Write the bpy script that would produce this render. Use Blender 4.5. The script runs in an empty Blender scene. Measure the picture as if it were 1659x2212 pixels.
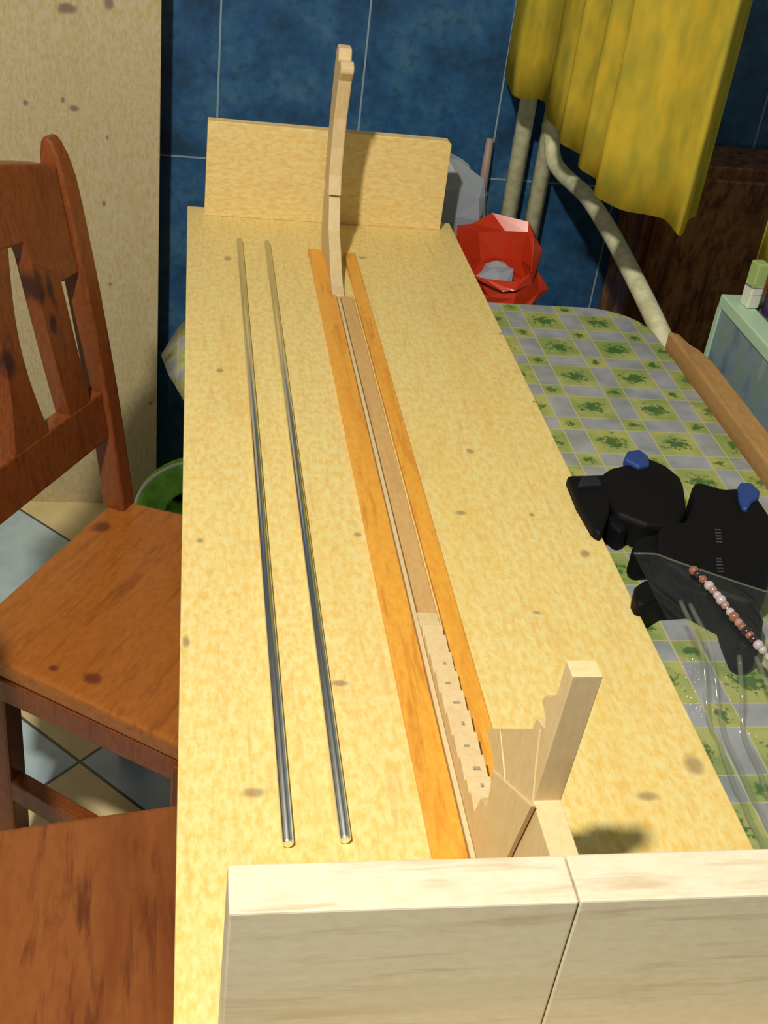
import bpy, bmesh, math, random
from mathutils import Vector, Matrix
random.seed(7)
D = bpy.data; S = bpy.context.scene; C = S.collection
PI = math.pi

# ---------------------------------------------------------------- camera
cd = D.cameras.new('camera'); cam = D.objects.new('camera', cd); C.objects.link(cam)
rx = Vector((.9851, -.1295, .1128)); dn = Vector((.0217, -.558, -.8295)); fw = Vector((.1703, .8197, -.5469))
fw.normalize(); rx = (rx - fw * rx.dot(fw)).normalized(); up = rx.cross(fw).normalized()
m = Matrix((rx, up, -fw)).transposed().to_4x4(); m.translation = Vector((-.0034, 0, .6236))
cam.matrix_world = m
cd.sensor_fit = 'VERTICAL'; cd.sensor_height = 24; cd.lens = 24 * 2567.5 / 2212; cd.clip_start = .02
S.camera = cam
# ---------------------------------------------------------------- light
W = D.worlds.new('world'); S.world = W; W.use_nodes = True
W.node_tree.nodes['Background'].inputs[0].default_value = (.52, .66, 1, 1)
W.node_tree.nodes['Background'].inputs[1].default_value = .10
ld = D.lights.new('ceiling_bulb', 'POINT'); ld.energy = 176; ld.color = (1, .92, .78); ld.shadow_soft_size = .045
lo = D.objects.new('ceiling_bulb', ld); C.objects.link(lo); lo.location = (-.43, -.04, 1.55)
S.view_settings.view_transform = 'Standard'; S.view_settings.look = 'None'
S.view_settings.exposure = 0; S.view_settings.gamma = 1; S.view_settings.use_curve_mapping = False

# ---------------------------------------------------------------- materials
def mat(name, col, rough=.6, metal=0., **kw):
    M = D.materials.new(name); M.use_nodes = True; b = M.node_tree.nodes['Principled BSDF']
    b.inputs['Base Color'].default_value = (*col, 1); b.inputs['Roughness'].default_value = rough
    b.inputs['Metallic'].default_value = metal
    for k, v in kw.items(): b.inputs[k.replace('_', ' ')].default_value = v
    return M
class N:
    """small node helper"""
    def __init__(s, M): s.t = M.node_tree; s.n = s.t.nodes; s.l = s.t.links; s.b = s.n['Principled BSDF']
    def put(s, sock, v):
        if isinstance(v, bpy.types.NodeSocket): s.l.new(v, sock)
        elif v is not None: sock.default_value = v
    def coord(s, scale=(1, 1, 1), loc=(0, 0, 0), rot=(0, 0, 0)):
        c = s.n.new('ShaderNodeTexCoord'); mp = s.n.new('ShaderNodeMapping')
        s.l.new(c.outputs['Object'], mp.inputs[0]); mp.inputs['Scale'].default_value = scale
        mp.inputs['Location'].default_value = loc; mp.inputs['Rotation'].default_value = rot
        return mp.outputs[0]
    def noise(s, v, scale, detail=3, rough=.5, dist=0.):
        n = s.n.new('ShaderNodeTexNoise'); s.l.new(v, n.inputs['Vector']); n.inputs['Scale'].default_value = scale
        n.inputs['Detail'].default_value = detail; n.inputs['Roughness'].default_value = rough; n.inputs['Distortion'].default_value = dist
        return n.outputs['Fac']
    def ramp(s, f, stops):
        r = s.n.new('ShaderNodeValToRGB'); s.l.new(f, r.inputs[0]); e = r.color_ramp.elements
        while len(e) < len(stops): e.new(.5)
        for el, (p, c) in zip(e, stops):
            el.position = p; el.color = (*c, 1) if len(c) == 3 else c
        return r.outputs[0]
    def math(s, op, a, b=None, c=None):
        n = s.n.new('ShaderNodeMath'); n.operation = op
        s.put(n.inputs[0], a); s.put(n.inputs[1], b)
        if c is not None: s.put(n.inputs[2], c)
        return n.outputs[0]
    def mix(s, f, a, b, mode='MIX'):
        n = s.n.new('ShaderNodeMix'); n.data_type = 'RGBA'; n.blend_type = mode
        s.put(n.inputs[0], f)
        for i, v in ((6, a), (7, b)): s.put(n.inputs[i], (*v, 1) if isinstance(v, tuple) and len(v) == 3 else v)
        return n.outputs[2]
    def sep(s, v):
        n = s.n.new('ShaderNodeSeparateXYZ'); s.l.new(v, n.inputs[0]); return n.outputs
    def step(s, lo, hi, x):
        n = s.n.new('ShaderNodeMapRange'); n.interpolation_type = 'SMOOTHSTEP'
        s.put(n.inputs[0], x); n.inputs[1].default_value = lo; n.inputs[2].default_value = hi; return n.outputs[0]
    def col(s, c): s.l.new(c, s.b.inputs['Base Color'])
    def bump(s, h, st=.2, d=.002):
        b = s.n.new('ShaderNodeBump'); b.inputs['Strength'].default_value = st; b.inputs['Distance'].default_value = d
        s.l.new(h, b.inputs['Height']); s.l.new(b.outputs[0], s.b.inputs['Normal'])

def wood(name, pale, mid, dark, axis='y', rough=.5, mott=.5, grain=.5, knots=(), kcol=(.13, .06, .03), spec=.4, kplane='xy', scale=1., kstr=.8):
    """timber: long grain along axis, blotchy tone, knots as ellipses (u, v, ru, rv)"""
    M = mat(name, pale, rough); n = N(M); M.node_tree.nodes['Principled BSDF'].inputs['Specular IOR Level'].default_value = spec
    st = {'x': (.10, 1, 1), 'y': (1, .10, 1), 'z': (1, 1, .10)}[axis]
    st2 = {'x': (.45, 1, 1), 'y': (1, .45, 1), 'z': (1, 1, .45)}[axis]
    g = n.noise(n.coord(st), 110 * scale, 4, .6, .4)
    g2 = n.noise(n.coord(st), 26 * scale, 3, .5, .8)
    mo = n.noise(n.coord(st2), 190 * scale, 3, .65)
    c = n.ramp(mo, [(.34, mid), (.60, pale)])
    c0 = n.mix(mott, pale, c)
    gm = n.math('MULTIPLY', n.step(.50, .72, g), grain * .55)
    c1 = n.mix(gm, c0, dark)
    gm2 = n.math('MULTIPLY', n.step(.48, .75, g2), grain * .6)
    c2 = n.mix(gm2, c1, mid)
    if knots:
        s = n.sep(n.coord()); ax = {'x': 0, 'y': 1, 'z': 2}
        w_ = n.math('MULTIPLY', n.math('SUBTRACT', n.noise(n.coord(), 60, 2), .5), .8)
        for (ku, kv, ru, rv) in knots:
            du = n.math('DIVIDE', n.math('SUBTRACT', s[ax[kplane[0]]], ku), ru)
            dv = n.math('DIVIDE', n.math('SUBTRACT', s[ax[kplane[1]]], kv), rv)
            r = n.math('SQRT', n.math('ADD', n.math('MULTIPLY', du, du), n.math('MULTIPLY', dv, dv)))
            r = n.math('ADD', r, w_)
            f = n.math('SUBTRACT', 1., n.step(.35, 1.15, r))
            c2 = n.mix(n.math('MULTIPLY', f, kstr), c2, kcol)
    n.col(c2); n.bump(g, .12, .001)
    return M

PALE = (.75, .645, .285); MIDP = (.72, .45, .09); DARKP = (.50, .27, .08)
board_knots = [(.375, .872, .006, .008), (.306, .782, .005, .003), (.267, .936, .006, .005), (.299, 1.054, .005, .006),
               (.039, 1.216, .005, .006), (.124, .692, .009, .004), (.053, .580, .010, .006), (.161, .896, .004, .004),
               (.016, .882, .004, .005), (.005, .742, .004, .009), (.338, .569, .010, .006), (.338, .935, .004, .004),
               (.088, .470, .004, .01), (.385, .60, .009, .012), (.055, 1.55, .006, .01), (.245, 1.58, .008, .006), (.398, 1.35, .006, .004), (.398, 1.17, .004, .003)]
M_board = wood('pine_board', PALE, MIDP, DARKP, 'y', .42, .75, .45, board_knots, (.20, .12, .08), kstr=.62)
M_pine = wood('pine_end_plate', (.76, .62, .29), (.70, .43, .10), DARKP, 'x', .5, .75, .35)
M_pinef = wood('pine_front_plate', (.68, .62, .48), (.58, .51, .35), (.40, .27, .15), 'x', .5, .5, .9)
M_light = wood('lime_wood', (.68, .53, .30), (.58, .42, .19), (.5, .3, .12), 'z', .55, .5, .35)
M_keel = wood('keel_wood', (.60, .38, .15), (.50, .28, .09), (.38, .2, .07), 'y', .5, .5, .5)
M_varn = wood('varnished_strip', (.76, .38, .055), (.66, .27, .03), (.42, .13, .015), 'y', .32, .6, 1.0)
M_panel = wood('raw_panel', (.54, .46, .30), (.46, .34, .11), (.30, .20, .1), 'z', .6, .75, .3,
               [(-.132, .204, .010, .014), (-.271, .035, .005, .006), (-.21, .045, .004, .006), (-.192, .032, .010, .006), (-.138, -.013, .003, .005), (-.145, -.13, .004, .006),
                (-.136, -.281, .004, .005), (-.062, -.525, .004, .005), (-.20, .19, .02, .01)], (.16, .1, .09), kplane='xz')
CH = ((.22, .062, .015), (.13, .030, .008), (.07, .014, .006))
M_chair = wood('stained_pine', *CH, 'z', .33, .6, .8)
M_seat = wood('stained_seat', (.37, .125, .020), (.28, .08, .012), (.14, .032, .008), 'y', .30, .6, .9,
              [(.113, -.313, .008, .006), (.16, -.307, .013, .012), (.010, -.046, .014, .016)], (.10, .02, .012))
M_slat = wood('stained_slat', *CH, 'z', .33, .6, .8, [(-.082, .795, .012, .026), (-.062, .787, .008, .024), (-.07, .745, .008, .016), (-.163, .735, .014, .024)], (.02, .006, .01), kplane='yz')
M_seat2 = wood('stained_seat_plank', (.29, .098, .025), (.17, .045, .012), (.09, .020, .008), 'y', .30, .3, 1.5, scale=.6)
M_cup = wood('dark_cupboard_wood', (.36, .16, .05), (.10, .028, .012), (.015, .006, .006), 'z', .4, .9, 1.6, scale=.35)
M_batten = wood('batten_wood', (.42, .24, .09), (.34, .18, .06), (.2, .09, .03), 'y', .5, .6, .6)
M_pencil = mat('pencil_graphite', (.34, .28, .20), .6)
M_steel = mat('polished_steel', (.80, .84, .84), .24, 1.)
M_black = mat('black_nylon', (.0022, .0022, .0035), .65, Specular_IOR_Level=.2)
M_rib = mat('grey_rib', (.05, .05, .055), .5)
M_blk2 = mat('black_pad', (.006, .007, .016), .6)
M_blue = mat('blue_pad', (.015, .05, .22), .5)
M_pipe = mat('cream_pipe_paint', (.62, .62, .38), .4)
n_ = N(M_pipe); n_.col(n_.ramp(n_.noise(n_.coord(), 60, 3), [(.35, (.56, .56, .32)), (.6, (.74, .74, .50))]))
M_gmetal = mat('cabinet_enamel', (.14, .19, .25), .5)
n_ = N(M_gmetal); n_.col(n_.ramp(n_.noise(n_.coord((1, 1, .5)), 22, 5, .65), [(.3, (.09, .16, .27)), (.48, (.20, .28, .34)), (.60, (.19, .28, .23)), (.75, (.30, .37, .46))]))
M_green = mat('mint_trim', (.42, .62, .45), .4)
M_gbag = mat('green_canvas', (.10, .38, .035), .6)
n_ = N(M_gbag); n_.col(n_.ramp(n_.noise(n_.coord(), 30, 3), [(.35, (.13, .42, .035)), (.65, (.26, .66, .08))]))
M_white = mat('plain_white', (.7, .75, .68), .5)
M_wbag = mat('white_paper', (.30, .34, .40), .6)
M_red = mat('red_plastic', (.50, .035, .010), .25, Transmission_Weight=0.)
M_purple = mat('purple_tin', (.05, .02, .09), .35)
M_orange = mat('orange_print', (.75, .14, .03), .4)
M_grout = mat('grey_carton', (.55, .56, .48), .5)
n_ = N(M_grout); z = n_.sep(n_.coord())[2]
n_.col(n_.mix(n_.step(.55, .65, n_.noise(n_.coord((.3, .3, 3)), 40, 2)), n_.mix(n_.math('GREATER_THAN', z, .032), (.62, .66, .56), (.32, .44, .15)), (.14, .15, .13)))
def glassy(name, col, alpha):
    M = mat(name, col, .08); M.node_tree.nodes['Principled BSDF'].inputs['Alpha'].default_value = alpha
    M.node_tree.nodes['Principled BSDF'].inputs['Specular IOR Level'].default_value = .8
    return M
M_film = glassy('clear_film', (.16, .19, .21), .09)
n_ = N(M_film); n_.bump(n_.noise(n_.coord((1, .5, 1)), 14, 4, .6, 1.5), 1., .02)
M_glass = glassy('jar_glass', (.7, .75, .72), .45)
# translucent yellow curtain
M_cur = D.materials.new('yellow_voile'); M_cur.use_nodes = True
t = M_cur.node_tree; t.nodes.clear(); out = t.nodes.new('ShaderNodeOutputMaterial')
df = t.nodes.new('ShaderNodeBsdfDiffuse'); tr = t.nodes.new('ShaderNodeBsdfTranslucent'); tp = t.nodes.new('ShaderNodeBsdfTransparent')
tc = t.nodes.new('ShaderNodeTexCoord'); nz = t.nodes.new('ShaderNodeTexNoise'); nz.inputs['Scale'].default_value = 45; nz.inputs['Detail'].default_value = 3
mpn = t.nodes.new('ShaderNodeMapping'); mpn.inputs['Scale'].default_value = (1, 1, .4)
rp = t.nodes.new('ShaderNodeValToRGB'); rp.color_ramp.elements[0].position = .35; rp.color_ramp.elements[0].color = (.50, .44, .06, 1)
rp.color_ramp.elements[1].position = .65; rp.color_ramp.elements[1].color = (.74, .56, .06, 1)
t.links.new(tc.outputs['Object'], mpn.inputs[0]); t.links.new(mpn.outputs[0], nz.inputs['Vector']); t.links.new(nz.outputs[0], rp.inputs[0])
t.links.new(rp.outputs[0], df.inputs[0]); t.links.new(rp.outputs[0], tr.inputs[0])
m1 = t.nodes.new('ShaderNodeMixShader'); m1.inputs[0].default_value = .35; t.links.new(df.outputs[0], m1.inputs[1]); t.links.new(tr.outputs[0], m1.inputs[2])
m2 = t.nodes.new('ShaderNodeMixShader'); m2.inputs[0].default_value = .14; t.links.new(m1.outputs[0], m2.inputs[1]); t.links.new(tp.outputs[0], m2.inputs[2])
t.links.new(m2.outputs[0], out.inputs[0])
# blue wall tiles
M_tile = mat('blue_wall_tiles', (.02, .07, .2), .35); n_ = N(M_tile); s_ = n_.sep(n_.coord())
f1 = n_.noise(n_.coord(), 11, 5, .65); f2 = n_.noise(n_.coord(), 55, 3)
c = n_.ramp(f1, [(.30, (.012, .045, .09)), (.5, (.024, .10, .24)), (.68, (.055, .16, .28))])
c = n_.mix(n_.math('MULTIPLY', n_.step(.45, .7, f2), .5), c, (.02, .05, .10))
def lines(n, x, off, per, half):
    fr = n.math('FRACT', n.math('ADD', n.math('DIVIDE', n.math('SUBTRACT', x, off), per), 50.5))
    return n.math('LESS_THAN', n.math('ABSOLUTE', n.math('SUBTRACT', fr, .5)), half / per)
g = n_.math('MAXIMUM', lines(n_, s_[0], .050, .2585, .0016), lines(n_, s_[2], -.070, .40, .0016))
n_.col(n_.mix(g, c, (.26, .36, .42)))
# floor tiles laid on the diagonal
M_floor = mat('checker_floor_tiles', (.5, .5, .5), .3); n_ = N(M_floor)
s_ = n_.sep(n_.coord()); k = .7071; T = .372
dx = n_.math('SUBTRACT', s_[0], -.146); dy = n_.math('SUBTRACT', s_[1], 1.357)
uu = n_.math('DIVIDE', n_.math('MULTIPLY', n_.math('SUBTRACT', dx, dy), k), T)
vv = n_.math('DIVIDE', n_.math('MULTIPLY', n_.math('ADD', dx, dy), k), T)
par = n_.math('FRACT', n_.math('MULTIPLY', n_.math('ADD', n_.math('ADD', n_.math('FLOOR', uu), n_.math('FLOOR', vv)), 100.), .5))
isb = n_.math('LESS_THAN', par, .25)
fn = n_.noise(n_.coord(), 14, 5, .65)
cb = n_.ramp(fn, [(.3, (.36, .50, .60)), (.7, (.56, .70, .74))]); cy = n_.ramp(fn, [(.3, (.66, .52, .26)), (.7, (.80, .68, .38))])
c = n_.mix(isb, cy, cb)
def edge(x):
    return n_.math('GREATER_THAN', n_.math('ABSOLUTE', n_.math('SUBTRACT', n_.math('FRACT', n_.math('ADD', x, 100.)), .5)), .493)
n_.col(n_.mix(n_.math('MAXIMUM', edge(uu), edge(vv)), c, (.07, .09, .10)))
# checked oilcloth
M_cloth = mat('checked_oilcloth', (.5, .5, .3), .32); n_ = N(M_cloth); s_ = n_.sep(n_.coord())
px_, py_ = .0775, .081
fx = n_.math('SUBTRACT', n_.math('FRACT', n_.math('ADD', n_.math('DIVIDE', n_.math('SUBTRACT', s_[0], .482), px_), 20.5)), .5)
fy = n_.math('SUBTRACT', n_.math('FRACT', n_.math('ADD', n_.math('DIVIDE', n_.math('SUBTRACT', s_[1], 1.202), py_), 20.5)), .5)
ax = n_.math('ABSOLUTE', fx); ay = n_.math('ABSOLUTE', fy)
bx_ = n_.math('LESS_THAN', ax, .325); by_ = n_.math('LESS_THAN', ay, .325)
same = n_.math('COMPARE', bx_, by_, .1)
nf = n_.noise(n_.coord(), 130, 5, .75); nb = n_.noise(n_.coord(), 30, 3)
yel = n_.ramp(nb, [(.35, (.22, .30, .09)), (.65, (.40, .41, .14))]); gry = n_.ramp(nb, [(.35, (.23, .26, .27)), (.65, (.34, .36, .40))])
c = n_.mix(same, gry, yel)
r1 = n_.math('SQRT', n_.math('ADD', n_.math('MULTIPLY', fx, fx), n_.math('MULTIPLY', n_.math('MULTIPLY', fy, fy), 1.4)))
fl = n_.step(.28, .40, n_.math('SUBTRACT', nf, n_.math('MULTIPLY', r1, 1.0)))
hx = n_.math('SUBTRACT', .5, ax); hy = n_.math('SUBTRACT', .5, ay)
r2 = n_.math('SQRT', n_.math('ADD', n_.math('MULTIPLY', hx, hx), n_.math('MULTIPLY', hy, hy)))
fl2 = n_.step(.30, .42, n_.math('SUBTRACT', nf, n_.math('MULTIPLY', r2, 2.0)))
c = n_.mix(n_.math('MULTIPLY', n_.math('MAXIMUM', fl, fl2), .9), c, (.035, .12, .03))
ln = n_.math('MAXIMUM', n_.math('LESS_THAN', n_.math('ABSOLUTE', n_.math('SUBTRACT', ax, .325)), .012), n_.math('LESS_THAN', n_.math('ABSOLUTE', n_.math('SUBTRACT', ay, .325)), .010))
n_.col(n_.mix(n_.math('MULTIPLY', ln, .7), c, (.50, .46, .28)))
M_wall = mat('plain_wall_paint', (.2, .19, .16), .8)
n_ = N(M_wall); n_.col(n_.ramp(n_.noise(n_.coord(), 6, 3), [(.3, (.15, .145, .125)), (.7, (.19, .18, .15))]))

# ---------------------------------------------------------------- mesh helpers
def new(name, bm, M, parent=None, smooth=False, bevel=0, seg=2):
    me = D.meshes.new(name); bmesh.ops.recalc_face_normals(bm, faces=bm.faces[:]); bm.to_mesh(me); bm.free()
    o = D.objects.new(name, me); C.objects.link(o)
    for x in (M if isinstance(M, (list, tuple)) else [M]): me.materials.append(x)
    if smooth:
        for p in me.polygons: p.use_smooth = True
    if bevel:
        b = o.modifiers.new('bevel', 'BEVEL'); b.width = bevel; b.segments = seg; b.limit_method = 'ANGLE'; b.angle_limit = .6
    if parent: o.parent = parent
    return o
def box(bm, a, b):
    r = bmesh.ops.create_cube(bm, size=1)
    for v in r['verts']: v.co = Vector([(a[i] + b[i]) / 2 + v.co[i] * (b[i] - a[i]) for i in range(3)])
    return r['verts']
def boxbm(*ab):
    bm = bmesh.new()
    for i in range(0, len(ab), 2): box(bm, ab[i], ab[i + 1])
    return bm
def prism(bm, pts, lo, hi, f):
    """extrude 2D outline; f(u, v, w) gives the 3D point"""
    A = [bm.verts.new(f(u, v, lo)) for u, v in pts]; B = [bm.verts.new(f(u, v, hi)) for u, v in pts]
    bm.faces.new(A[::-1]); bm.faces.new(B); k = len(pts)
    for i in range(k): bm.faces.new((A[i], A[(i + 1) % k], B[(i + 1) % k], B[i]))
def tube(bm, pts, r, seg=14, cap=True):
    pts = [Vector(p) for p in pts]; rings = []
    rr = r if isinstance(r, (list, tuple)) else [r] * len(pts)
    up = None
    for i, p in enumerate(pts):
        t = (pts[min(i + 1, len(pts) - 1)] - pts[max(i - 1, 0)]).normalized()
        a = up if up is not None else (Vector((0, 0, 1)) if abs(t.z) < .9 else Vector((1, 0, 0)))
        a = (a - t * a.dot(t)).normalized(); up = a; b = t.cross(a)
        rings.append([bm.verts.new(p + (a * math.cos(2 * PI * k / seg) + b * math.sin(2 * PI * k / seg)) * rr[i]) for k in range(seg)])
    for A, B in zip(rings, rings[1:]):
        for k in range(seg): bm.faces.new((A[k], A[(k + 1) % seg], B[(k + 1) % seg], B[k]))
    if cap: bm.faces.new(rings[0][::-1]); bm.faces.new(rings[-1])
def catmull(P, k=8):
    P = [Vector(p) for p in P]; out = []
    for i in range(len(P) - 1):
        a, b, c, d = P[max(i - 1, 0)], P[i], P[i + 1], P[min(i + 2, len(P) - 1)]
        for j in range(k):
            t = j / k
            out.append(.5 * ((2 * b) + (c - a) * t + (2 * a - 5 * b + 4 * c - d) * t * t + (3 * b - a - 3 * c + d) * t ** 3))
    out.append(P[-1]); return out
def lathe(bm, prof, cx, cy, seg=28):
    rings = [[bm.verts.new((cx + r * math.cos(2 * PI * k / seg), cy + r * math.sin(2 * PI * k / seg), z)) for k in range(seg)] for r, z in prof]
    for A, B in zip(rings, rings[1:]):
        for k in range(seg): bm.faces.new((A[k], A[(k + 1) % seg], B[(k + 1) % seg], B[k]))
    bm.faces.new(rings[0][::-1]); bm.faces.new(rings[-1])
def tag(o, label=None, cat=None, group=None, kind=None):
    if label: o['label'] = label
    if cat: o['category'] = cat
    if group: o['group'] = group
    if kind: o['kind'] = kind
    return o
def thing(name, label, cat, loc=(0, 0, 0), rz=0, group=None):
    o = D.objects.new(name, None); C.objects.link(o); o.empty_display_size = .05
    o.location = loc; o.rotation_euler = (0, 0, rz); return tag(o, label, cat, group)
def struct(name, bm, M): return tag(new(name, bm, M), kind='structure')

# ---------------------------------------------------------------- room
FL = -.76
struct('floor', boxbm((-1.6, -1.2, FL - .05), (1.6, 2.2, FL)), M_floor)
struct('wall_back', boxbm((-1.6, 2.2, FL), (1.6, 2.3, 1.75)), M_tile)
struct('wall_left', boxbm((-1.7, -1.2, FL), (-1.6, 2.2, 1.75)), M_wall)
struct('wall_right', boxbm((1.6, -1.2, FL), (1.7, 2.2, 1.75)), M_tile)
struct('ceiling', boxbm((-1.6, -1.2, 2.45), (1.6, 2.2, 2.55)), M_wall)

# ---------------------------------------------------------------- table with oilcloth
tb = thing('dining_table', 'small kitchen table beneath the long pine board, hidden by its cloth', 'table', (.30, .9, FL))
def toLoc(o, bm):
    bmesh.ops.translate(bm, vec=-o.location, verts=bm.verts[:]); return bm
def roundrect(x0, y0, x1, y1, r, k=6):
    P = []
    for cx, cy, a0 in ((x1 - r, y0 + r, -PI / 2), (x1 - r, y1 - r, 0), (x0 + r, y1 - r, PI / 2), (x0 + r, y0 + r, PI)):
        for i in range(k + 1):
            a = a0 + PI / 2 * i / k; P.append((cx + r * math.cos(a), cy + r * math.sin(a)))
    return P
TZ = -.022
bm = bmesh.new(); prism(bm, roundrect(.018, .205, .628, 1.492, .075), TZ - .026, TZ - .0015, lambda u, v, w: (u, v, w))
new('tabletop', toLoc(tb, bm), M_batten, tb)
for x in (.06, .57):
    for y in (.26, 1.43):
        bm = boxbm((x - .022, y - .022, FL), (x + .022, y + .022, TZ - .026)); new('leg', toLoc(tb, bm), M_batten, tb, bevel=.003)
bm = boxbm((.08, .26, TZ - .1), (.55, .28, TZ - .026), (.08, 1.41, TZ - .1), (.55, 1.43, TZ - .026), (.05, .28, TZ - .1), (.07, 1.41, TZ - .026), (.56, .28, TZ - .1), (.58, 1.41, TZ - .026))
new('apron', toLoc(tb, bm), M_batten, tb)
# the cloth: top sheet, short skirt, and a corner that flares out past the left edge of the board
bm = bmesh.new(); P = roundrect(.014, .20, .6325, 1.497, .078)
top = [bm.verts.new((x, y, TZ + .0005)) for x, y in P]; bm.faces.new(top)
k = len(P); rings = [top]
for j, (dz, fl) in enumerate(((-.004, .001), (-.03, .002), (-.075, .003))):
    R_ = []
    for i, (x, y) in enumerate(P):
        cx, cy = .315, .85; d = Vector((x - cx, y - cy)); d.normalize()
        w_ = fl + (.001 * math.sin(i * 1.7) if j else 0)
        R_.append(bm.verts.new((x + d.x * w_, y + d.y * w_, TZ + dz)))
    rings.append(R_)
for A, B in zip(rings, rings[1:]):
    for i in range(k): bm.faces.new((A[i], B[i], B[(i + 1) % k], A[(i + 1) % k]))
cl = new('tablecloth', bm, M_cloth, smooth=False)
# flared corner
bm = bmesh.new()
Q = [(.03, 1.46, TZ - .002), (.012, 1.40, TZ - .02), (.010, 1.30, TZ - .02), (.012, 1.20, TZ - .02), (-.001, 1.245, -.055), (-.012, 1.32, -.075), (-.020, 1.365, -.085), (-.0305, 1.428, -.090), (-.012, 1.462, -.07), (.012, 1.49, -.05)]
V = [bm.verts.new(q) for q in Q]
for a, b, c_ in ((0, 1, 9), (1, 8, 9), (1, 7, 8), (1, 6, 7), (1, 2, 6), (2, 5, 6), (2, 4, 5), (2, 3, 4)): bm.faces.new((V[a], V[b], V[c_]))
fl_ = new('hanging_corner', bm, M_cloth, cl, smooth=True); so = fl_.modifiers.new('thick', 'SOLIDIFY'); so.thickness = .0012
tag(cl, 'yellow green and grey checked oilcloth with flower sprigs covering the table', 'tablecloth')

# wooden batten along the right edge of the table
bm = bmesh.new(); prism(bm, [(.637, .25), (.668, .25), (.668, 1.30), (.662, 1.335), (.655, 1.35), (.650, 1.383), (.637, 1.389)], -.030, -.002, lambda u, v, w: (u, v, w))
bt = new('wooden_batten', bm, M_batten, bevel=.003)
tag(bt, 'brown wooden batten running along the right edge of the table', 'batten')
bb = boxbm((.645, .26, FL), (.665, .30, -.03), (.645, 1.30, FL), (.665, 1.33, -.03), (.642, .25, -.055), (.665, 1.33, -.030))
new('support', bb, M_batten, bt)

# ---------------------------------------------------------------- long pine board with end plates
BB = thing('building_board', 'long pale pine board lying along the table with a plate upright at each end', 'board')
new('base_plank', boxbm((0, .28, -.0205), (.400, 1.745, 0)), M_board, BB, bevel=.0012)
bm = bmesh.new(); prism(bm, [(.0243, 0), (.379, 0), (.3785, .130), (.374, .134), (.0255, .138)], 1.710, 1.729, lambda u, v, w: (u, w, v))
rp_ = new('rear_plate', bm, M_pine, BB, bevel=.001)
bm = bmesh.new(); prism(bm, [(.0245, 0), (.1996, 0), (.1996, .1447), (.0245, .1450)], .368, .398, lambda u, v, w: (u, w, v))
new('front_plate', bm, M_pinef, BB, bevel=.0012)
bm = bmesh.new(); prism(bm, [(.2004, 0), (.376, 0), (.376, .1450), (.2004, .1447)], .3682, .3985, lambda u, v, w: (u, w, v))
new('front_plate', bm, M_pinef, BB, bevel=.0012)
bm = boxbm((.168, .41, .0002), (.1925, 1.590, .005)); s1 = new('guide_strip', bm, M_varn, BB, bevel=.0008); s1['label'] = 'orange varnished strip left of the keel'
bm = boxbm((.2178, .41, .0002), (.2345, 1.585, .005)); s2 = new('guide_strip', bm, M_varn, BB, bevel=.0008); s2['label'] = 'orange varnished strip right of the keel'

# ---------------------------------------------------------------- keel assembly
KK = thing('ship_model_keel', 'wooden model ship keel with notched stern and tall curved stem, standing between orange strips', 'ship model', (.207, .9, 0))
def kp(pts, x0, x1):
    bm = bmesh.new(); prism(bm, pts, x0, x1, lambda u, v, w: (w, u, v)); return toLoc(KK, bm)
new('keel_bar', kp([(.56, .0003), (1.431, .0003), (1.431, .0045), (.770, .0045), (.770, .0045), (.755, .003), (.56, .003)], .1985, .2148), M_keel, KK, bevel=.0006)
steps = [(.775, .005), (.755, .005)]
ys = [.753, .738, .714, .689, .664, .640, .615, .590, .567, .553, .535]
for i in range(len(ys) - 1):
    z0 = .0045 + i * .0020
    steps += [(ys[i], z0 + .0052), (ys[i + 1] + .0012, z0 + .0022)]
steps += [(.535, .03), (.53, .045), (.50, .06), (.49, .0003), (.775, .0003)]
new('stepped_deadwood', kp(steps, .1975, .2150), M_light, KK, bevel=.0003, seg=1)
new('keel_edge_strip', kp([(.50, .0003), (1.5, .0003), (1.5, .0042), (.50, .0055)], .1935, .1970), M_light, KK)
stem_lo = [(1.432, .0003), (1.600, .0003), (1.622, .025), (1.628, .055), (1.629, .0885), (1.567, .0885), (1.557, .077), (1.541, .052), (1.508, .035), (1.485, .020), (1.455, .008), (1.432, .0047)]
stem_hi = [(1.568, .0905), (1.629, .0905), (1.633, .13), (1.632, .19), (1.628, .235), (1.622, .268), (1.612, .277), (1.596, .276), (1.590, .262), (1.566, .267), (1.556, .262), (1.556, .254), (1.568, .242), (1.575, .215), (1.582, .19), (1.584, .15), (1.580, .115)]
new('lower_stem', kp(stem_lo, .1880, .2040), M_light, KK, bevel=.0012)
new('upper_stem', kp(stem_hi, .1872, .2048), M_light, KK, bevel=.002)
post = [(.443, .2285), (.456, .2285), (.457, .204), (.463, .196), (.472, .189), (.474, .183), (.463, .179), (.462, .174), (.475, .169), (.478, .160), (.480, .11), (.50, .07), (.52, .03), (.535, .001), (.400, .001), (.400, .127), (.4515, .127)]
new('stern_post', kp(post, .1990, .2155), M_light, KK, bevel=.0006)
knee = [(.549, .089), (.466, .169), (.460, .15), (.450, .125), (.470, .06), (.505, .06), (.513, .078), (.527, .086)]
new('stern_knee', kp(knee, .1980, .19895), M_light, KK)
cheek = [(.444, .131), (.459, .072), (.474, .001), (.507, .001), (.509, .055), (.513, .078), (.517, .084)]
new('stern_cheek', kp(cheek, .1952, .1979), M_light, KK)
for i in range(2, 10):
    zt = .0045 + i * .0020 + .0040; ym = (ys[i] + ys[i + 1]) / 2
    bm = boxbm((.2035 + .0016 * (i * 7 % 3), ym - .0012 - .0006 * (i % 2), zt - .0016), (.2075 + .0014 * (i * 5 % 3), ym + .0006 + .0006 * (i % 3), zt + .0001)); new('pencil_mark', toLoc(KK, bm), M_pencil, KK)
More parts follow.
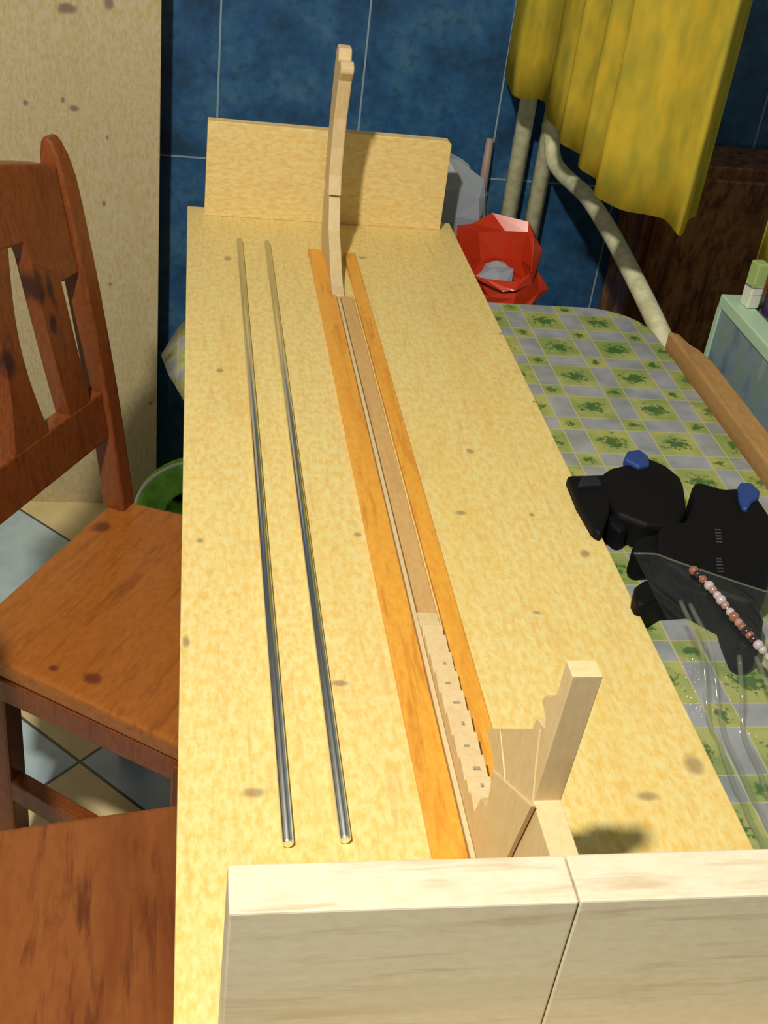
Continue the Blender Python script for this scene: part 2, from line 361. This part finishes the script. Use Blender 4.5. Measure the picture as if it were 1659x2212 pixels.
bm = bmesh.new(); tube(bm, [(.1972, .530, .118), (.1974, .500, .100), (.1974, .487, .085)], [.0003, .0006, .0004], 6); new('splinter', toLoc(KK, bm), M_light, KK)

# ---------------------------------------------------------------- steel rods
for (xc, y0, y1, lab) in ((.0726, .530, 1.608, 'polished steel rod on the pine board, the one nearer its left edge'),
                          (.1112, .532, 1.605, 'polished steel rod on the pine board, the one nearer the orange strips')):
    bm = bmesh.new(); tube(bm, [(xc, y0, .0042), (xc, y0 + .0012, .0042), (xc, y1 - .0012, .0042), (xc, y1, .0042)], [.0032, .0041, .0041, .0032], 24)
    o = new('steel_rod', bm, M_steel, smooth=True); o.modifiers.new('es', 'EDGE_SPLIT').split_angle = .7
    tag(o, lab, 'rod', 'steel rods')

# ---------------------------------------------------------------- clamps
def flat(pts, z0, z1, M, name, par, bev=.006):
    bm = bmesh.new(); prism(bm, pts, z0, z1, lambda u, v, w: (u, v, w)); return new(name, toLoc(par, bm), M, par, bevel=bev, seg=3)
tz = TZ + .001
ca = thing('bar_clamp', 'black bar clamp with blue pad, lying nearest the pine board edge', 'clamp', (.46, .95, tz), group='black clamps on the tablecloth')
flat([(.426, .999), (.439, 1.011), (.458, 1.019), (.466, 1.035), (.48, 1.039), (.488, 1.034), (.504, 1.019), (.512, .997), (.51, .98), (.495, .93), (.477, .905), (.445, .905), (.419, .926), (.420, .96)], tz, .012, M_black, 'sliding_body', ca)
flat([(.388, .996), (.431, 1.0), (.433, .973), (.415, .93), (.395, .891), (.389, .897), (.386, .946)], tz, .010, M_black, 'jaw', ca)
flat([(.456, 1.022), (.465, 1.038), (.480, 1.043), (.486, 1.030), (.482, 1.012), (.468, 1.006)], .006, .0165, M_blue, 'jaw_pad', ca, .003)
flat([(.392, .970), (.402, .990), (.418, .992), (.420, .975)], .006, .014, M_blk2, 'rear_pad', ca, .003)
flat([(.40, .985), (.41, .995), (.49, .965), (.486, .953)], -.006, .002, M_black, 'bar', ca, .001)
flat([(.415, .935), (.432, .93), (.428, .908), (.418, .905), (.412, .918)], tz, .004, M_black, 'screw', ca, .004)
cb_ = thing('bar_clamp', 'black bar clamp with bright blue pad, lying nearer the wooden batten', 'clamp', (.51, .86, tz), group='black clamps on the tablecloth')
flat([(.456, .899), (.480, .900), (.498, .928), (.516, .976), (.541, .962), (.566, .965), (.576, .95), (.575, .908), (.560, .853), (.540, .827), (.520, .792), (.497, .771), (.476, .784), (.455, .801), (.437, .832), (.437, .857), (.445, .88)], tz, .022, M_black, 'clamp_body', cb_, .008)
flat([(.417, .866), (.424, .879), (.435, .888), (.465, .895), (.460, .854), (.435, .858), (.420, .856)], tz, .012, M_black, 'trigger', cb_)
flat([(.394, .79), (.399, .803), (.408, .811), (.42, .818), (.44, .831), (.464, .835), (.484, .80), (.478, .775), (.456, .800), (.428, .797), (.400, .777), (.394, .779)], tz, .014, M_black, 'handle', cb_, .007)
flat([(.478, .795), (.508, .80), (.505, .759), (.489, .727), (.477, .72), (.468, .727), (.471, .755)], tz, .014, M_black, 'lower_jaw', cb_, .007)
flat([(.556, .958), (.562, .966), (.574, .965), (.577, .950), (.572, .940), (.560, .930), (.549, .915), (.545, .918), (.548, .935)], .018, .026, M_blue, 'jaw_pad', cb_, .003)
for (x, y) in ((.497, .862), (.480, .815)):
    bm = bmesh.new()
    for i in range(5): box(bm, (x + i * .0015, y + i * .005, .0218), (x + i * .0015 + .006, y + i * .005 + .0016, .0228))
    new('grip_rib', toLoc(cb_, bm), M_rib, cb_)
# ---------------------------------------------------------------- clear film bag and pen on the tablecloth
def filmz(x, y):
    q = max(0, min(1, (y - .64) / .08)); q = q * q * (3 - 2 * q)
    def ridge(t, p): return (1 - abs(math.sin(t))) ** p
    k_ = 1 - .8 * q
    return TZ + .004 + .0445 * q + k_ * .007 * ridge(x * 38 - y * 9 + 1.2 * math.sin(y * 16), 3) + k_ * .005 * ridge(y * 26 + x * 17, 5) + k_ * .002 * (1 + math.sin(y * 70 + x * 50))
bm = bmesh.new(); NX, NY = 60, 90; G = []
for i in range(NX + 1):
    f = i / NX; col_ = []
    for j in range(NY + 1):
        g_ = j / NY; x = .4045 + .225 * f
        yt = .835 - .64 * max(0, x - .426); y = .50 + (yt - .50) * g_
        col_.append(bm.verts.new((x, y, filmz(x, y))))
    G.append(col_)
for i in range(NX):
    for j in range(NY): bm.faces.new((G[i][j], G[i + 1][j], G[i + 1][j + 1], G[i][j + 1]))
fb = new('clear_plastic_bag', bm, M_film, smooth=True)
tag(fb, 'crumpled clear plastic bag spread on the tablecloth beside the pine board', 'plastic bag')
hem = bmesh.new()
tube(hem, [(x, .835 - .64 * max(0, x - .426), filmz(x, .835 - .64 * max(0, x - .426))) for x in [.405 + .0112 * q for q in range(21)]], .0010, 6)
for (xa, ya, xb, yb) in ((.425, .765, .416, .51), (.432, .76, .428, .53), (.455, .70, .441, .58), (.470, .70, .50, .60)):
    tube(hem, [(xa + (xb - xa) * q / 20, ya + (yb - ya) * q / 20, filmz(xa + (xb - xa) * q / 20, ya + (yb - ya) * q / 20) + .0008) for q in range(21)], .0022, 6)
new('folded_hem', hem, glassy('film_hem', (.26, .30, .22), .20), fb, smooth=True)
pn = thing('beaded_string', 'pink and white beaded string lying across the clear bag', 'beads', (.475, .75, 0))
bc = [mat('bead_pink', (.36, .20, .18), .2), mat('bead_white', (.44, .38, .42), .15), mat('bead_dark', (.03, .02, .03), .2), mat('bead_brown', (.26, .11, .07), .2)]
seq = [3, 2, 3, 1, 0, 1, 1, 0, 1, 3, 0, 3, 2, 3, 2, 1, 1, 1, 1, 2]
pp = catmull([(x, y, filmz(x, y) + .0052) for x, y in ((.450, .803), (.4555, .782), (.459, .764), (.462, .743), (.465, .725), (.469, .712), (.477, .700), (.488, .688))], 12)
for i, q in enumerate(seq):
    p = pp[int(i * (len(pp) - 1) / (len(seq) - 1))]
    bm = bmesh.new(); bmesh.ops.create_uvsphere(bm, u_segments=14, v_segments=8, radius=.0038 if i % 3 else .0046)
    bmesh.ops.translate(bm, vec=p - pn.location, verts=bm.verts[:]); new('bead', bm, bc[q], pn, smooth=True)
bm = bmesh.new(); tube(bm, pp, .0008, 6); bmesh.ops.translate(bm, vec=-pn.location, verts=bm.verts[:]); new('thread', bm, M_white, pn)

# ---------------------------------------------------------------- chairs  (local x = facing, y = across from far post to near post, z = up from floor)
SH = .45
def make_chair(label, loc, rz, seatmat):
    t = thing('dining_chair', label, 'chair', loc, rz, 'stained pine dining chairs')
    Wd = .306
    def back_x(zz):                                    # lean of the back posts
        h = max(0, zz - SH); return -.12 * h - .12 * h * h if zz > SH else -.03 * max(0, (SH - .08 - zz)) 
    for y0, y1 in ((-.030, 0), (Wd, Wd + .030)):
        bm = bmesh.new(); rings = []
        for zz in [SH - .003, SH + .03, SH + .06, .57, .63, .69, .75, .81, .86, .895, .92, .935, .942]:
            xo = back_x(zz); top = max(0, (zz - .88) / .062); sh = .0165 * math.sqrt(max(.05, 1 - top * top * .93)); yw = (y1 - y0) / 2 * math.sqrt(max(.2, 1 - top * top * .6)); yc = (y0 + y1) / 2
            rings.append([bm.verts.new((xo + a * sh, yc + b * yw, zz)) for a, b in ((-1, -1), (1, -1), (1, 1), (-1, 1))])
        for A, B in zip(rings, rings[1:]):
            for i in range(4): bm.faces.new((A[i], A[(i + 1) % 4], B[(i + 1) % 4], B[i]))
        bm.faces.new(rings[0][::-1]); bm.faces.new(rings[-1]); new('back_post', bm, M_chair, t, bevel=.006, seg=3)
    def curved(bm, outline, thick=.022, bow=.0):
        """plate in the back plane; outline in (y, z above seat)"""
        A = [bm.verts.new((back_x(SH + v) - bow * math.sin(PI * max(0, min(1, u / Wd))) + thick / 2, u, SH + v)) for u, v in outline]
        B = [bm.verts.new((back_x(SH + v) - bow * math.sin(PI * max(0, min(1, u / Wd))) - thick / 2, u, SH + v)) for u, v in outline]
        bm.faces.new(A); bm.faces.new(B[::-1]); k = len(A)
        for i in range(k): bm.faces.new((A[i], B[i], B[(i + 1) % k], A[(i + 1) % k]))
    bm = bmesh.new(); k = 12
    topc = [(Wd * i / k, .462 + .030 * math.sin(PI * i / k)) for i in range(k + 1)]
    botc = [(0, .335), (.036, .335), (.055, .352), (.086, .372), (.092, .398), (.128, .402), (Wd / 2, .402), (Wd - .128, .402), (Wd - .092, .398), (Wd - .086, .372), (Wd - .055, .352), (Wd - .036, .335), (Wd, .335)]
    curved(bm, botc + topc[::-1]); new('top_rail', bm, M_chair, t, bevel=.003)
    bm = bmesh.new(); curved(bm, [(0, .112), (Wd, .112), (Wd, .178), (0, .178)], .022); new('lower_rail', bm, M_chair, t, bevel=.003)
    for c in (-1, 0, 1):
        L = []; R = []
        for i in range(15):
            f = i / 14; v = .176 + (.405 - .176) * f
            if c == 0: m_ = Wd / 2; w_ = .036 - .019 * math.sin(PI * f)
            else: m_ = Wd / 2 + c * (.103 - .013 * (1 - (1 - f) ** 2)); w_ = .0245
            L.append((m_ - w_, v)); R.append((m_ + w_, v))
        bm = bmesh.new(); curved(bm, L + R[::-1], .021); new('back_slat', bm, M_slat, t, bevel=.002)
    # seat, flaring to the front
    P = []
    for cx, cy, a0, r in ((-.012, -.028, PI, .012), (.33, -.070, -PI / 2, .03), (.33, Wd + .050, 0, .03), (-.012, Wd + .020, PI / 2, .022)):
        sx = 1 if cx > 0 else -1; sy = 1 if cy > 0.1 else -1
        for i in range(7):
            a = a0 + PI / 2 * i / 6; P.append((cx - sx * r + r * math.cos(a), cy - sy * r + r * math.sin(a)))
    bm = bmesh.new(); prism(bm, P, SH - .028, SH, lambda u, v, w: (u, v, w)); new('seat', bm, seatmat, t, bevel=.007, seg=3)
    # apron, legs, stretchers
    y0f, y1f = -.060, Wd + .060
    for x in (.309,):
        for y in (y0f + .02, y1f - .02):
            bm = boxbm((x - .018, y - .018, 0), (x + .018, y + .018, SH - .028)); new('leg', bm, M_chair, t, bevel=.004)
    for y in (.002, Wd - .005):
        bm = boxbm((.012, y - .016, 0), (.044, y + .016, SH - .028)); new('leg', bm, M_chair, t, bevel=.004)
    def beam(a, b, z0, z1, w_):
        a = Vector(a); b = Vector(b); d = (b - a).normalized(); n2 = Vector((-d.y, d.x)) * w_ / 2
        bm = bmesh.new(); prism(bm, [tuple(a - n2), tuple(b - n2), tuple(b + n2), tuple(a + n2)], z0, z1, lambda u, v, w: (u, v, w)); return bm
    new('apron_rail', beam((.03, -.021), (.297, y0f + .004), SH - .062, SH - .0285, .02), M_chair, t, bevel=.002)
    new('apron_rail', beam((.03, Wd + .0135), (.297, Wd + .0375), SH - .062, SH - .0285, .02), M_chair, t, bevel=.002)
    new('apron_rail', beam((.297, y0f + .02), (.297, y1f - .02), SH - .062, SH - .0285, .02), M_chair, t, bevel=.002)
    new('apron_rail', beam((.05, 0), (.05, Wd), SH - .062, SH - .0285, .02), M_chair, t, bevel=.002)
    new('stretcher', beam((.05, -.005), (.297, y0f + .02), .185, .22, .022), M_chair, t, bevel=.003)
    new('stretcher', beam((.04, Wd - .002), (.297, y1f - .02), .20, .235, .022), M_chair, t, bevel=.003)
    return t
# facing u=(.88,-.47): rotation so that local +x -> u ; local +y must run toward the camera side, so mirror is needed
def place(t, P0, u):
    u = Vector(u).normalized(); v = Vector((u.y, -u.x)) * 1.0
    return u, v
def chair_at(label, P0, ang, sm):
    # local y would run left of the facing direction; the builder's far post is at y<=0, so shift to start from the near post
    t = make_chair(label, (0, 0, 0), 0, sm)
    t.rotation_euler = (0, 0, ang)
    # far post (in the photo) is the one on the left-hand side of the sitter: flip the local y of every part mesh
    for ch in t.children:
        for v in ch.data.vertices: v.co.y = -v.co.y
        ch.data.flip_normals()
    t.location = P0; return t
ch1 = chair_at('reddish pine chair with slatted back, pushed in under the left of the board', (-.092, 1.392, FL), math.atan2(-.47, .88), M_seat)
ch2 = chair_at('reddish pine chair nearest the camera, only the striped seat showing at lower left', (-.19, .797, FL), .025, M_seat2)

# ---------------------------------------------------------------- tall panel leaning by the back wall
bm = bmesh.new(); prism(bm, [(-.62, FL), (-.050, FL), (-.0475, 1.15), (-.62, 1.15)], 0, .018, lambda u, v, w: (u, 2.085 + w + (v - FL) * .012, v))
pl = new('pine_sheet', bm, M_panel, bevel=.001); tag(pl, 'tall raw pine panel standing against the blue tiled wall behind the chair', 'panel')

# ---------------------------------------------------------------- green bag under the far end of the table
gb = thing('green_bag', 'green bag with looped handle standing on the floor between chair and panel', 'bag', (.03, 1.93, FL))
def G_(u, v): return (u, v)
bm = bmesh.new(); arc = []
cxg, czg = .045, -.655 - .02
for i in range(21):
    a = PI * (1.02 - 1.04 * i / 20); arc.append((math.cos(a), math.sin(a)))
k = len(arc); V = []
for (c_, s_v) in arc:
    ro = (.130, .118); ri = (.072, .055)
    V.append([bm.verts.new((cxg + c_ * r[0], y, czg + s_v * r[1])) for r, y in ((ro, 1.925), (ri, 1.925), (ri, 1.955), (ro, 1.955))])
for A, B in zip(V, V[1:]):
    for i in range(4): bm.faces.new((A[i], A[(i + 1) % 4], B[(i + 1) % 4], B[i]))
bm.faces.new(V[0][::-1]); bm.faces.new(V[-1])
new('handle', toLoc(gb, bm), M_gbag, gb, bevel=.006)
bm = bmesh.new(); tube(bm, [(cxg + c_ * .131, 1.928, czg + s_v * .119) for c_, s_v in arc[:9]], .0035, 8); new('handle_highlight', toLoc(gb, bm), M_white, gb, smooth=True)  # whitish highlight on the handle's outer edge, put in as a pale tube
bm = boxbm((-.085, 1.90, FL + .0), (.175, 1.99, -.672)); new('bag_body', toLoc(gb, bm), M_gbag, gb, bevel=.02, seg=3)
bm = bmesh.new(); tube(bm, [(-.05, 1.88, -.700), (.02, 1.885, -.706), (.09, 1.885, -.71), (.17, 1.89, -.70)], .014, 10); new('strap', toLoc(gb, bm), M_black, gb, smooth=True)
bm = boxbm((-.02, 1.96, -.672), (.12, 1.985, -.60)); new('dark_hole_fill', toLoc(gb, bm), M_black, gb, bevel=.01)  # black block standing in for the darkness inside the handle loop

# ---------------------------------------------------------------- pipes on the back wall
bm = bmesh.new(); tube(bm, [(.610, 2.165, FL), (.612, 2.165, 2.44)], .0160, 20)
tag(new('water_pipe', bm, M_pipe, smooth=True), 'straight cream painted pipe on the blue wall, left of the branching one', 'pipe', 'cream pipes')
p2 = thing('branching_pipe', 'cream painted pipe on the blue wall with a branch curving toward the cabinet', 'pipe', (.66, 2.165, FL), group='cream pipes')
bm = bmesh.new(); tube(bm, [(.660, 2.165, FL), (.662, 2.165, 2.44)], .0160, 20); new('riser', toLoc(p2, bm), M_pipe, p2, smooth=True)
bm = bmesh.new(); tube(bm, catmull([(.661, 2.165, .06), (.661, 2.150, .035), (.664, 2.12, .0), (.672, 2.08, -.012), (.678, 2.02, -.012), (.680, 1.94, -.008), (.680, 1.82, -.014), (.680, 1.70, -.028), (.681, 1.56, -.05), (.683, 1.44, -.075), (.684, 1.25, -.11)], 6), .0145, 18)
new('branch', toLoc(p2, bm), M_pipe, p2, smooth=True)
bm = bmesh.new(); bmesh.ops.create_uvsphere(bm, u_segments=18, v_segments=12, radius=.0195); bmesh.ops.translate(bm, vec=(.661, 2.158, .048), verts=bm.verts[:])
new('elbow', toLoc(p2, bm), M_pipe, p2, smooth=True)
for zc in (-.45, .9):
    bm = boxbm((.640, 2.17, zc - .012), (.68, 2.20, zc + .012)); new('bracket', toLoc(p2, bm), M_pipe, p2, bevel=.002)
# brush handle hung on the wall
bh = thing('hanging_brush', 'thin wooden brush handle against the blue wall beside the left cream pipe', 'brush', (.553, 2.17, -.1))
bm = bmesh.new(); tube(bm, [(.5535, 2.178, .012), (.554, 2.178, -.06), (.556, 2.178, -.13)], [.0065, .0085, .008], 12); new('handle', toLoc(bh, bm), mat('worn_handle', (.36, .26, .22), .5), bh, smooth=True)
bm = boxbm((.541, 2.165, -.22), (.571, 2.192, -.13)); new('brush_head', toLoc(bh, bm), M_black, bh, bevel=.004)

# ---------------------------------------------------------------- stool with bags behind the table
st = thing('stool', 'plain wooden stool behind the far end of the table, under the bags', 'stool', (.47, 1.74, FL))
new('seat', toLoc(st, boxbm((.36, 1.62, -.135), (.555, 1.92, -.112))), M_batten, st, bevel=.005)
for x in (.38, .535):
    for y in (1.65, 1.89): new('leg', toLoc(st, boxbm((x - .015, y - .015, FL), (x + .015, y + .015, -.135))), M_batten, st, bevel=.003)
def facet_blob(pts_rings, M, name, par=None, rough=.008, seed=1, closed=True, smooth=False):
    random.seed(seed); bm = bmesh.new(); R = []
    for ring in pts_rings: R.append([bm.verts.new(Vector(p) + Vector([random.uniform(-rough, rough) for _ in range(3)])) for p in ring])
    k = len(R[0])
    for A, B in zip(R, R[1:]):
        for i in range(k): bm.faces.new((A[i], A[(i + 1) % k], B[(i + 1) % k], B[i]))
    bm.faces.new(R[0][::-1])
    if closed: bm.faces.new(R[-1])
    return new(name, bm, M, par, smooth=smooth)
def ring(cx, cy, rx_, ry_, z, k=11, tilt=0, ph=0): return [(cx + rx_ * math.cos(2 * PI * i / k + ph), cy + ry_ * math.sin(2 * PI * i / k + ph), z + tilt * math.cos(2 * PI * i / k + ph)) for i in range(k)]
wb = facet_blob([ring(.432, 1.86, .052, .045, -.109), ring(.434, 1.86, .060, .05, -.06), ring(.434, 1.86, .056, .048, -.01), ring(.434, 1.86, .050, .045, .025, tilt=-.006), ring(.425, 1.86, .046, .036, .050, tilt=-.016), ring(.415, 1.86, .020, .02, .066)], M_wbag, 'paper_bag', rough=.007, seed=4)
tag(wb, 'crumpled white paper bag behind the right side of the upright rear plate', 'bag')
rb = thing('red_plastic_bag', 'glossy red plastic bag slumped beyond the far right corner of the board', 'bag', (.48, 1.70, -.112))
def yr(rg, f): return [(x, y, z + f * (y - 1.71) / .06 + .45 * max(0, x - .495) + (.25 * max(0, .43 - x) if y > 1.70 else 0)) for x, y, z in rg]
o = facet_blob([ring(.482, 1.70, .060, .045, -.109, 9), ring(.492, 1.705, .074, .055, -.090, 9), ring(.482, 1.71, .062, .05, -.062, 9, .006), yr(ring(.475, 1.71, .066, .055, -.045, 9), .02), yr(ring(.468, 1.71, .068, .066, -.030, 9), .030)], M_red, 'bag_body', rough=.010, seed=21, closed=False)
o.location.z = .0035; o.parent = rb; o.matrix_parent_inverse = Matrix.Translation(-rb.location)
so = o.modifiers.new('thick', 'SOLIDIFY'); so.thickness = .0015
cr = facet_blob([ring(.475, 1.71, .030, .025, -.096, 8), ring(.478, 1.71, .036, .03, -.08, 8), ring(.482, 1.712, .02, .018, -.052, 8)], M_wbag, 'crumpled_paper', rough=.005, seed=5)
tag(cr, 'crumpled pale paper sitting inside the open red plastic bag', 'paper')
# ---------------------------------------------------------------- dark cupboard in the corner
cu = thing('dark_cupboard', 'dark brown wooden cupboard standing in the corner behind the cream pipe', 'cupboard', (1.1, 2.1, FL))
new('carcass', toLoc(cu, boxbm((.84, 2.05, FL), (1.45, 2.19, .03))), M_cup, cu, bevel=.003)
new('door', toLoc(cu, boxbm((.855, 2.035, FL + .06), (1.14, 2.05, .01))), M_cup, cu, bevel=.004)
new('door', toLoc(cu, boxbm((1.15, 2.035, FL + .06), (1.435, 2.05, .01))), M_cup, cu, bevel=.004)

# ---------------------------------------------------------------- enamel cabinet at right with tins on top
ec = thing('enamel_cabinet', 'blue grey enamel kitchen cabinet with mint green edges at the right', 'cabinet', (1.0, .9, FL))
new('side_panel', toLoc(ec, boxbm((.722, .35, FL + .0), (1.3, 1.432, .018))), M_gmetal, ec, bevel=.002)
new('top_trim', toLoc(ec, boxbm((.7195, .345, .018), (.752, 1.436, .036), (.752, 1.412, .018), (1.3, 1.436, .036))), M_green, ec, bevel=.002)
new('side_trim', toLoc(ec, boxbm((.7195, 1.427, FL), (.7225, 1.436, .018))), M_green, ec)
new('worktop', toLoc(ec, boxbm((.752, .345, .019), (1.3, 1.412, .030))), mat('grey_worktop', (.10, .12, .16), .4), ec)
new('bottom_rail', toLoc(ec, boxbm((.7192, .35, FL), (.722, 1.43, FL + .03))), M_green, ec)
ct = new('striped_carton', boxbm((-.009, -.010, 0), (.009, .010, .062)), M_grout, bevel=.002); ct.location = (.744, 1.398, .0362); ct.rotation_euler = (0, 0, .15)
tag(ct, 'small carton with green and grey stripes at the cabinet corner', 'carton')
tn = thing('purple_tin', 'dark purple tin with orange top beside the striped carton', 'tin', (.785, 1.385, .0302))
bm = bmesh.new(); lathe(bm, [(.024, 0), (.025, .002), (.025, .048), (.024, .050)], 0, 0); new('can', bm, M_purple, tn, smooth=False)
bm = bmesh.new(); lathe(bm, [(.0252, .050), (.0255, .052), (.0255, .060), (.022, .062)], 0, 0); new('lid', bm, M_orange, tn)
gj = thing('glass_jar', 'small glass jar near the front of the cabinet top', 'jar', (.783, 1.322, .0302))
bm = bmesh.new(); lathe(bm, [(.018, 0), (.021, .003), (.021, .040), (.016, .048), (.016, .055)], 0, 0); new('jar_body', bm, M_glass, gj, smooth=True)
bm = bmesh.new(); lathe(bm, [(.0175, .050), (.0175, .060), (.015, .061)], 0, 0); new('lid', bm, M_white, gj)

# ---------------------------------------------------------------- curtains
def curtain(path, z0, z1, name, label, sag=None):
    pts = catmull([(x, y, 0) for x, y in path], 6); k = len(pts)
    bm = bmesh.new(); rows = []
    NZ = 14
    for j in range(NZ + 1):
        row = []
        for i, p in enumerate(pts):
            zb = z0 + (sag(i / (k - 1)) if sag else 0); z = zb + (z1 - zb) * j / NZ
            row.append(bm.verts.new((p.x, p.y, z)))
        rows.append(row)
    for A, B in zip(rows, rows[1:]):
        for i in range(k - 1): bm.faces.new((A[i], A[i + 1], B[i + 1], B[i]))
    o = new(name, bm, M_cur, smooth=True)
    so = o.modifiers.new('thick', 'SOLIDIFY'); so.thickness = .0008
    return tag(o, label, 'curtain', 'yellow curtains')
cur = curtain([(.556, 2.155), (.545, 2.08), (.543, 2.035), (.562, 2.03), (.578, 2.02), (.585, 1.97), (.572, 1.91), (.578, 1.87), (.590, 1.845), (.570, 1.80), (.556, 1.765), (.575, 1.75), (.586, 1.70), (.560, 1.66), (.552, 1.635), (.572, 1.62), (.580, 1.57), (.556, 1.535),
              (.541, 1.519), (.566, 1.497), (.591, 1.475), (.606, 1.44), (.614, 1.418), (.622, 1.404), (.633, 1.415), (.645, 1.437), (.661, 1.453)], .130, 1.15, 'window_curtain',
              'sheer yellow curtain hanging in folds over the far right corner of the table', lambda f: .006 * math.sin(f * 40))
cur2 = curtain([(.772, 1.468), (.79, 1.475), (.81, 1.466), (.84, 1.478), (.87, 1.467), (.90, 1.48), (.94, 1.468), (1.0, 1.48), (1.1, 1.47)], .062, 1.15, 'window_curtain',
              'yellow curtain edge at the right border, behind the striped carton')
bm = bmesh.new(); tube(bm, [(.59, 2.2, 1.165), (.59, 1.40, 1.165)], .009, 12); tube(bm, [(.59, 1.46, 1.165), (1.6, 1.46, 1.165)], .009, 12)
tag(new('curtain_rail', bm, M_white, smooth=True), 'white rail the yellow curtains hang from, above the view', 'curtain rail')
